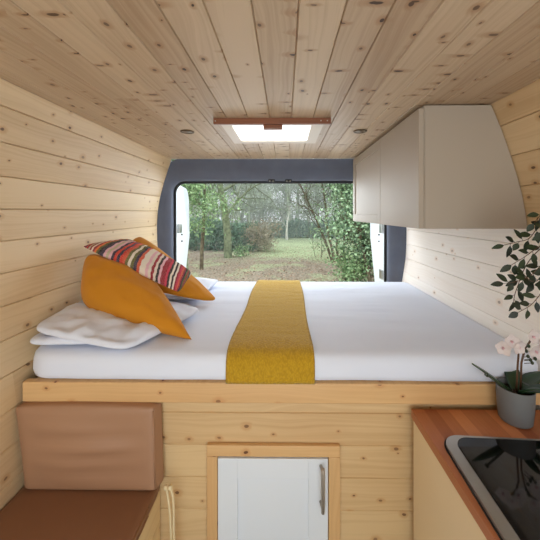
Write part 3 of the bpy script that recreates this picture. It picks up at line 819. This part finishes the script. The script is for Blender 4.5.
# trailing plant in a wall planter just outside the picture
t = thing('trailing_plant', 'dark green trailing plant with pointed leaves hanging at the right wall', 'plant', (.94, .93, 1.36))
mb = MB(); mb.lathe([(.0001, 1.33), (.028, 1.33), (.036, 1.36), (.042, 1.42), (.039, 1.42), (.035, 1.405), (.0001, 1.405)], .938, .93, 28); mb.build('pot', M['potgrey'], t)
rs = random.Random(21)
def vine(pts, nleaf, sc=1.):
    mb = MB(); ml = MB(); P = []
    pts = [Vector(p)-Vector((.028*min(1, j/2), 0, 0)) for j, p in enumerate(pts)]
    for i in range(len(pts)-1):
        p0 = pts[max(i-1, 0)]; p1 = pts[i]; p2 = pts[i+1]; p3 = pts[min(i+2, len(pts)-1)]
        for k in range(6):
            f = k/6; P.append(.5*((2*p1)+(p2-p0)*f+(2*p0-5*p1+4*p2-p3)*f*f+(3*p1-p0-3*p2+p3)*f**3))
    P.append(pts[-1])
    mb.tube(P, [.0018*(1-.5*i/len(P)) for i in range(len(P))], 5)
    st = mb.build('stem', M['stem'], t)
    for k in range(nleaf):
        f = .18+.82*k/(nleaf-1); i = min(int(f*(len(P)-1)), len(P)-2); d = (P[i+1]-P[i]).normalized()
        side = 1 if k % 2 else -1
        v = Vector((rs.uniform(-1, 1), rs.uniform(-1, .4), rs.uniform(-.6, .6)))
        dd = (d*.7+d.cross(Vector((0, -1, 0))).normalized()*side*.9+v*.35).normalized()
        if k == nleaf-1: dd = d
        ml.tube([P[i], P[i]+dd*.008], .0008, 4)
        leaf(ml, P[i]+dd*.008, dd, Vector((rs.uniform(-.5, .3), -1, .5)), rs.uniform(.026, .040)*sc, rs.uniform(.015, .021)*sc, rs.random(), 5, rs.uniform(.0, .35))
    ml.build('leaves', M['leaf_dark'], t)
o_ = (.925, .925, 1.40)
vine([o_, (.89, .88, 1.43), (.86, .87, 1.40), (.84, .87, 1.36), (.80, .87, 1.34)], 12, 1.1)
vine([o_, (.88, .90, 1.38), (.83, .91, 1.32), (.79, .91, 1.29), (.76, .91, 1.31)], 12)
vine([o_, (.91, .88, 1.45), (.885, .86, 1.47), (.865, .86, 1.49), (.85, .86, 1.47)], 9, 1.2)
vine([o_, (.88, .92, 1.455), (.83, .93, 1.46), (.79, .93, 1.42), (.755, .93, 1.41), (.715, .93, 1.40)], 12)
vine([o_, (.87, .91, 1.44), (.82, .92, 1.40), (.77, .92, 1.365), (.73, .92, 1.34)], 12)
vine([o_, (.88, .90, 1.43), (.83, .90, 1.37), (.78, .91, 1.31), (.735, .91, 1.29), (.70, .91, 1.285)], 13)
vine([o_, (.885, .91, 1.41), (.85, .90, 1.33), (.81, .90, 1.27), (.775, .90, 1.225), (.735, .90, 1.20)], 15)
vine([o_, (.89, .89, 1.42), (.86, .89, 1.34), (.83, .89, 1.27), (.82, .89, 1.21)], 12)
vine([o_, (.88, .89, 1.47), (.85, .89, 1.50), (.81, .90, 1.50), (.79, .91, 1.47)], 10)
vine([o_, (.90, .89, 1.40), (.875, .88, 1.31), (.86, .88, 1.22), (.845, .88, 1.15)], 11)
vine([o_, (.86, .93, 1.42), (.80, .94, 1.35), (.76, .94, 1.26), (.75, .94, 1.22)], 12)
vine([o_, (.87, .88, 1.46), (.83, .87, 1.45), (.80, .87, 1.44)], 9, 1.2)

# ------------------------------------------------------------ outside
GZ = -.5
def groundm():
    tt = NT('woodland_floor'); tc = tt.node('ShaderNodeTexCoord').outputs['Object']
    sep = tt.node('ShaderNodeSeparateXYZ', i_Vector=tc)
    n1 = tt.noise(tc, 1.2, 5); n2 = tt.noise(tc, 14, 4); n3 = tt.noise(tc, .45, 3)
    leafc = tt.mix(tt.rng(n2, .35, .65), lin(128, 120, 102), lin(182, 164, 144))
    grass = tt.mix(tt.rng(n2, .3, .7), lin(150, 164, 120), lin(196, 208, 160))
    y = tt.math('MULTIPLY_ADD', n3, 5., sep.outputs[1])
    m = tt.math('MULTIPLY', tt.rng(y, 14., 16.5), tt.rng(sep.outputs[0], -3.0, -.5))
    m2 = tt.math('MULTIPLY', tt.rng(n1, .5, .62), .55)
    m = tt.math('MAXIMUM', m, m2)
    tt.set('Base Color', tt.mix(m, leafc, grass)).set('Roughness', 1.); tt.bump(n2, .6, .03); return tt.m
mb = MB(); rows = []
for i in range(41):
    row = []
    for j in range(61):
        x = -40+80*i/40; y = 3.2+62*j/60
        row.append((x, y, GZ+.06*noise.noise(Vector((x*.3, y*.3, 0)))))
    rows.append(row)
mb.grid(rows, True); tag(mb.build('ground', groundm()), 'brown leaf covered woodland clearing with a strip of pale grass', 'ground'); bpy.data.objects['ground']['kind'] = 'structure'

def bark(name, c1, c2, sc=8):
    tt = NT(name); tc = tt.node('ShaderNodeTexCoord').outputs['Object']
    n = tt.noise(tc, sc, 4); tt.set('Base Color', tt.mix(tt.rng(n, .35, .65), c1, c2)).set('Roughness', 1.); tt.bump(n, .5, .02); return tt.m
M['bark_green'] = bark('mossy_bark', lin(104, 112, 84), lin(140, 148, 116))
M['bark_brown'] = bark('brown_bark', lin(86, 74, 60), lin(122, 112, 90))
M['bark_pale'] = bark('hazy_lichen_bark', lin(156, 168, 144), lin(190, 198, 176), 3)  # lichen colour with the distant haze painted in
M['bark_white'] = bark('birch_bark', lin(190, 190, 176), lin(216, 214, 200), 3)
M['fol_holly'] = leafmat('holly_leaves', lin(44, 76, 50), lin(164, 192, 148), .35)
M['fol_mid'] = leafmat('ivy_leaves', lin(84, 118, 74), lin(170, 196, 142), .5)
M['fol_hedge'] = leafmat('evergreen_leaves', lin(70, 104, 82), lin(124, 156, 122), .6)
M['fol_pale'] = leafmat('hazy_lichen_twigs', lin(158, 172, 146), lin(206, 216, 192), .9)  # twigs paled the same way, haze mixed into the lichen colour
M['fol_rust'] = leafmat('bracken_leaves', lin(150, 142, 118), lin(188, 174, 148), .9)
M['litter'] = leafmat('dead_leaves', lin(110, 88, 70), lin(190, 158, 132), .9)

def tree(name, label, x, y, h, r, seed, barkm, folm=None, nleaf=0, leafs=.07, spread=.35, kids=(9, 6, 5), lean=(0, 0), start=.25, group=None, twigr=.006, stems=1, clump=.35, leafpart='foliage', droop=0, up=.25, lenk=(.45, .5, .5)):
    rg = random.Random(seed)
    t = thing(name, label, name.split('_')[-1] if name.split('_')[-1] in ('tree', 'shrub', 'bush', 'hedge', 'sapling') else 'tree', (x, y, GZ), group)
    wood = MB(); twigs = MB(); ends = []
    def grow(p, d, L, r0, lev):
        n = 7 if lev == 0 else 5; pts = [p.copy()]; rad = [r0]
        for i in range(n):
            j = .10 if lev == 0 else .28
            d = (d+Vector((rg.uniform(-j, j), rg.uniform(-j, j), rg.uniform(-j, j)*.8+(up*.25 if lev else .05)-droop*(lev > 1)))).normalized()
            p = p+d*(L/n); pts.append(p.copy()); rad.append(max(.0025, r0*(1-.72*(i+1)/n)))
        wood.tube(pts, rad, 7 if lev == 0 else 4 if lev == 1 else 3, rg.random(), cap=False)
        if lev < len(kids):
            for k in range(kids[lev]):
                f = (start if lev == 0 else .2)+(1-(start if lev == 0 else .2))*(k+rg.random())/kids[lev]
                i = min(int(f*n), n-1); q = pts[i]+(pts[i+1]-pts[i])*(f*n-i)
                a = rg.uniform(0, 2*PI); perp = d.orthogonal().normalized(); perp = (perp*math.cos(a)+d.cross(perp)*math.sin(a))
                dd = (d*rg.uniform(.2, .8)+perp*rg.uniform(.6, 1.2)+Vector((0, 0, up))).normalized()
                grow(q, dd, L*lenk[min(lev, 2)]*rg.uniform(.6, 1.25)*(1.1-.5*f if lev == 0 else 1), max(twigr, rad[i]*.5 if lev < 1 else rad[i]*.6) if lev < 2 else twigr, lev+1)
        if lev >= len(kids)-1: ends.extend(pts[1:])
    for s in range(stems):
        wood = MB(); twigs = MB()
        a = 2*PI*s/max(stems, 1)+rg.random(); o = Vector((math.cos(a), math.sin(a), 0))*(.18 if stems > 1 else 0)
        dd = Vector((lean[0]+(o.x*1.6 if stems > 1 else 0), lean[1]+(o.y*1.6 if stems > 1 else 0), 1)).normalized()
        grow(Vector((x, y, GZ-.05))+o, dd, h*rg.uniform(.85, 1.1) if stems > 1 else h, r, 0)
        wood.build('trunk', barkm, t, recalc=False)
        if twigs.f: twigs.build('twigs', barkm if folm is None or folm is not M['fol_pale'] else folm, t, recalc=False)
    if folm and nleaf:
        fm = MB()
        for k in range(nleaf):
            e = rg.choice(ends); p = e+Vector((rg.gauss(0, 1), rg.gauss(0, 1), rg.gauss(0, 1)))*clump*.4
            if p.z < GZ+.02: continue
            d = Vector((rg.uniform(-1, 1), rg.uniform(-1, 1), rg.uniform(-1, .6))).normalized(); s = d.orthogonal().normalized()
            a = rg.uniform(0, PI); s = (s*math.cos(a)+d.cross(s)*math.sin(a)); L = leafs*rg.uniform(.6, 1.3)
            fm.face([p, p+d*L*.5+s*L*.28, p+d*L, p+d*L*.5-s*L*.28], None, rg.random())
        fm.build(leafpart, folm, t, recalc=False)
    return t
def copy_tree(o, loc, rz, sc, label=None):
    c = o.copy(); C.objects.link(c); c.location = loc; c.rotation_euler = (0, 0, rz); c.scale = (sc, sc, sc)
    if label: c['label'] = label
    for ch in o.children:
        d = ch.copy(); C.objects.link(d); d.parent = c
    return c

# near right evergreen, filling the right of the opening
tree('holly_tree', 'dense glossy dark green holly close behind the right side of the opening', 2.3, 7.0, 4.4, .06, 31, M['bark_brown'], M['fol_holly'], 30000, .08, kids=(16, 7, 4), start=.08, stems=3, clump=.55, lenk=(.30, .5, .5))
tree('holly_tree', 'lighter leafy evergreen arching over the path from the right', 2.9, 9.6, 6.0, .07, 37, M['bark_brown'], M['fol_mid'], 16000, .095, kids=(14, 6, 4), start=.25, lean=(-.12, 0), clump=.6, lenk=(.36, .5, .5), stems=2)
tree('ground_shrub', 'low pale green shrub beneath the holly by the right door', 1.75, 7.6, .95, .02, 38, M['bark_brown'], M['fol_mid'], 2200, .08, kids=(9, 6), start=.1, stems=3, clump=.3)
tree('hazel_tree', 'multi stemmed brown tree fanning up from the leaf litter, right of the path', 2.15, 12.2, 4.4, .06, 33, M['bark_brown'], M['fol_mid'], 2500, .08, kids=(8, 6, 5), start=.3, stems=5)
# left side
tree('leafy_sapling', 'green leafy sapling beside the left door, against the hedge', -3.1, 9.4, 4.0, .04, 41, M['bark_green'], M['fol_mid'], 9000, .09, kids=(12, 6, 4), start=.3, clump=.5, stems=1, lenk=(.34, .5, .5))
tree('thin_tree', 'slender dark trunk rising in front of the hedge on the left', -2.95, 10.4, 5.5, .075, 43, M['bark_brown'], M['fol_mid'], 4500, .08, kids=(9, 5, 5), start=.35)
tree('oak_tree', 'tall moss covered oak trunk left of the path with level branches', -2.55, 13.2, 8.0, .19, 45, M['bark_green'], M['fol_pale'], 3500, .09, kids=(15, 8, 6), start=.22, up=.02, twigr=.010, lenk=(.5, .5, .5))
tree('evergreen_tree', 'leafy green tree filling the wood behind the thin trunk on the far left', -4.6, 12.4, 5.2, .07, 61, M['bark_green'], M['fol_mid'], 9000, .09, kids=(14, 6, 4), start=.15, clump=.6, lenk=(.36, .5, .5))
tree('evergreen_tree', 'pale green tree standing behind the multi stemmed tree on the right', 4.4, 14.5, 6.0, .08, 62, M['bark_green'], M['fol_mid'], 9000, .09, kids=(14, 6, 4), start=.15, clump=.6, lenk=(.36, .5, .5))
# hedges
def hedge(label, x0, x1, y, depth, h, seed, folm, n, ls=.12):
    rg = random.Random(seed); t = thing('hedge', label, 'hedge', ((x0+x1)/2, y, GZ)); fm = MB()
    for k in range(n):
        x = rg.uniform(x0, x1); top = h*(.8+.3*noise.noise(Vector((x*.6, y, seed))))
        z = GZ+top*rg.random()**.8; yy = y+depth*rg.uniform(-.5, .5)*(1-.3*(z-GZ)/h)
        p = Vector((x, yy, z)); d = Vector((rg.uniform(-1, 1), rg.uniform(-1, 1), rg.uniform(-1, .5))).normalized(); s = d.orthogonal(); L = ls*rg.uniform(.6, 1.3)
        fm.face([p, p+d*L*.5+s*L*.3, p+d*L, p+d*L*.5-s*L*.3], None, rg.random())
    fm.build('foliage', folm, t, recalc=False)
    mb = MB()
    for k in range(int((x1-x0)*2.2)):
        x = x0+(k+rg.random())/2.2; yy = y-depth*.35*rg.random(); mb.tube([(x, yy, GZ-.05), (x+rg.uniform(-.2, .2), yy, GZ+h*.45), (x+rg.uniform(-.5, .5), yy, GZ+h*.95)], [.05, .04, .02], 5, rg.random())
    mb.build('stems', M['bark_green'], t, recalc=False)
hedge('dark evergreen hedge left of the path behind the mossy oak', -9, -1.5, 16.2, 1.8, 2.15, 1, M['fol_hedge'], 14000)
hedge('low distant dark green hedge at the far end of the grass', -1.2, 14, 24, 1.6, 1.7, 2, M['fol_hedge'], 14000, .14)
tree('bracken_bush', 'rust brown dead bush at the end of the left hedge', -1.2, 15.6, 1.35, .025, 51, M['bark_green'], M['fol_rust'], 2600, .11, kids=(10, 6), start=.05, stems=4, clump=.5)
tree('young_shrub', 'small sparse shrub standing at the right edge of the grass', 1.55, 13.2, 1.15, .015, 52, M['bark_brown'], M['fol_mid'], 260, .08, kids=(6, 4), start=.2, stems=3)
tree('moss_shrub', 'low bright green clump at the foot of the left trees', -1.95, 13.4, .35, .012, 53, M['bark_green'], M['fol_mid'], 500, .08, kids=(5, 4), start=.1, stems=3)
tree('birch_tree', 'thin white birch trunk at the far end of the grass', .15, 22.3, 2.6, .11, 54, M['bark_white'], M['fol_pale'], 0, .1, kids=(8, 5, 4), start=.35)
# background wood
rb = random.Random(77)
protos = []
for i in range(4):
    o = tree('woodland_tree', 'haze-paled lichen covered bare tree in the misty wood beyond the clearing', [-6, 1.2, 5.5, -2][i], [21, 26, 22.5, 27][i], [9, 10, 8.5, 9.5][i], [.15, .17, .13, .16][i], 90+i, M['bark_pale'], M['fol_pale'], 5200, .13, kids=(15, 8, 7), start=.18, up=.15, group='bare trees of the background wood', twigr=.012, clump=.6, leafpart='twig_ends', lenk=(.42, .5, .5))
    protos.append(o)
for k in range(44):
    row = k//15; y = 22.5+row*5+rb.uniform(0, 4.5); x = (-1.0+2.0*((k % 15)+rb.uniform(.1, .9))/15)*(y*.68)
    p = protos[k % 4]
    copy_tree(p, (x, y, GZ), rb.uniform(0, 6.28), rb.uniform(.85, 1.25))
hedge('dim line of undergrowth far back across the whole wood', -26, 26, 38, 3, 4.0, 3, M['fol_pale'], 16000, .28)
# haze over the wood
hm = bpy.data.materials.new('woodland_haze'); hm.use_nodes = True; hn = hm.node_tree.nodes; hn.clear()
ho = hn.new('ShaderNodeOutputMaterial'); hv = hn.new('ShaderNodeVolumeScatter'); hv.inputs['Density'].default_value = .022; hv.inputs['Color'].default_value = (.93, .98, .95, 1)
hm.node_tree.links.new(hv.outputs[0], ho.inputs['Volume'])
mb = MB(); mb.box(-38, 38, 11, 62, GZ+.15, 11); tag(mb.build('haze', hm), 'thin pale mist hanging among the far trees', 'haze', kind='stuff')
# litter
fm = MB()
for k in range(9000):
    y = 7.5+10*rb.random()**1.3; x = rb.uniform(-.5, .5)*y*.85
    p = Vector((x, y, GZ+.06*noise.noise(Vector((x*.3, y*.3, 0)))+.015)); a = rb.uniform(0, 6.28); L = rb.uniform(.04, .09)
    d = Vector((math.cos(a), math.sin(a), rb.uniform(-.1, .4))); s = Vector((-math.sin(a), math.cos(a), rb.uniform(-.2, .3)))
    fm.face([p, p+d*L*.5+s*L*.35, p+d*L, p+d*L*.5-s*L*.35], None, rb.random())
o = fm.build('leaf_litter', M['litter'], recalc=False)
tag(o, 'scattered dead brown leaves covering the ground of the clearing', 'leaf litter', kind='stuff')

# ------------------------------------------------------------ light
w = bpy.data.worlds.new('World'); bpy.context.scene.world = w; w.use_nodes = True
nt = w.node_tree; bg = nt.nodes['Background']
tc = nt.nodes.new('ShaderNodeTexCoord'); sp = nt.nodes.new('ShaderNodeSeparateXYZ'); cr = nt.nodes.new('ShaderNodeValToRGB')
nt.links.new(tc.outputs['Generated'], sp.inputs[0]); nt.links.new(sp.outputs[2], cr.inputs[0]); nt.links.new(cr.outputs[0], bg.inputs[0])
cr.color_ramp.elements[0].position = 0; cr.color_ramp.elements[0].color = (.80, .88, .90, 1)
cr.color_ramp.elements[1].position = .6; cr.color_ramp.elements[1].color = (.88, .95, 1, 1)
bg.inputs[1].default_value = 3.2
def area(name, loc, rot, sx, sy, e, col):
    l = bpy.data.lights.new(name, 'AREA'); l.shape = 'RECTANGLE'; l.size = sx; l.size_y = sy; l.energy = e; l.color = col
    o = bpy.data.objects.new(name, l); C.objects.link(o); o.location = loc; o.rotation_euler = rot; return o
# added fill lamp behind the camera; daylight from unseen side door and rear opening
area('front_fill', (.35, -1.6, 1.35), (math.radians(90), 0, math.radians(22)), 1.3, .9, 7, (1, .95, .88))
area('side_door_daylight', (1.3, -.75, 1.1), (math.radians(90), 0, math.radians(65)), 1.2, 1.6, 10, (1, .95, .88))
area('rear_daylight', (-.05, 2.95, 1.75), (math.radians(-62), 0, 0), 1.5, .8, 22, (.84, .92, 1))

area('skylight_daylight', (-.066, 1.61, 2.35), (0, 0, 0), .6, .6, 16, (.86, .93, 1))
# ------------------------------------------------------------ camera
cd = bpy.data.cameras.new('Camera'); cam = bpy.data.objects.new('Camera', cd); C.objects.link(cam)
cam.location = (0, 0, 1.5); cam.rotation_euler = (math.radians(90), 0, math.radians(.6))
cd.sensor_width = 36; cd.lens = 295/540*36; cd.shift_x = -11.9/540; cd.shift_y = -57/540; cd.clip_end = 200; cd.clip_start = .02
sc = bpy.context.scene; sc.camera = cam
vs = sc.view_settings; vs.view_transform = 'Standard'; vs.look = 'None'; vs.gamma = 1; vs.use_curve_mapping = False; vs.exposure = -0.12
sc.cycles.max_bounces = 8; sc.cycles.diffuse_bounces = 5; sc.cycles.glossy_bounces = 3; sc.cycles.transparent_max_bounces = 6
sc.cycles.sample_clamp_indirect = 4; sc.cycles.use_denoising = True; sc.cycles.caustics_reflective = False; sc.cycles.caustics_refractive = False
bpy.context.view_layer.update()
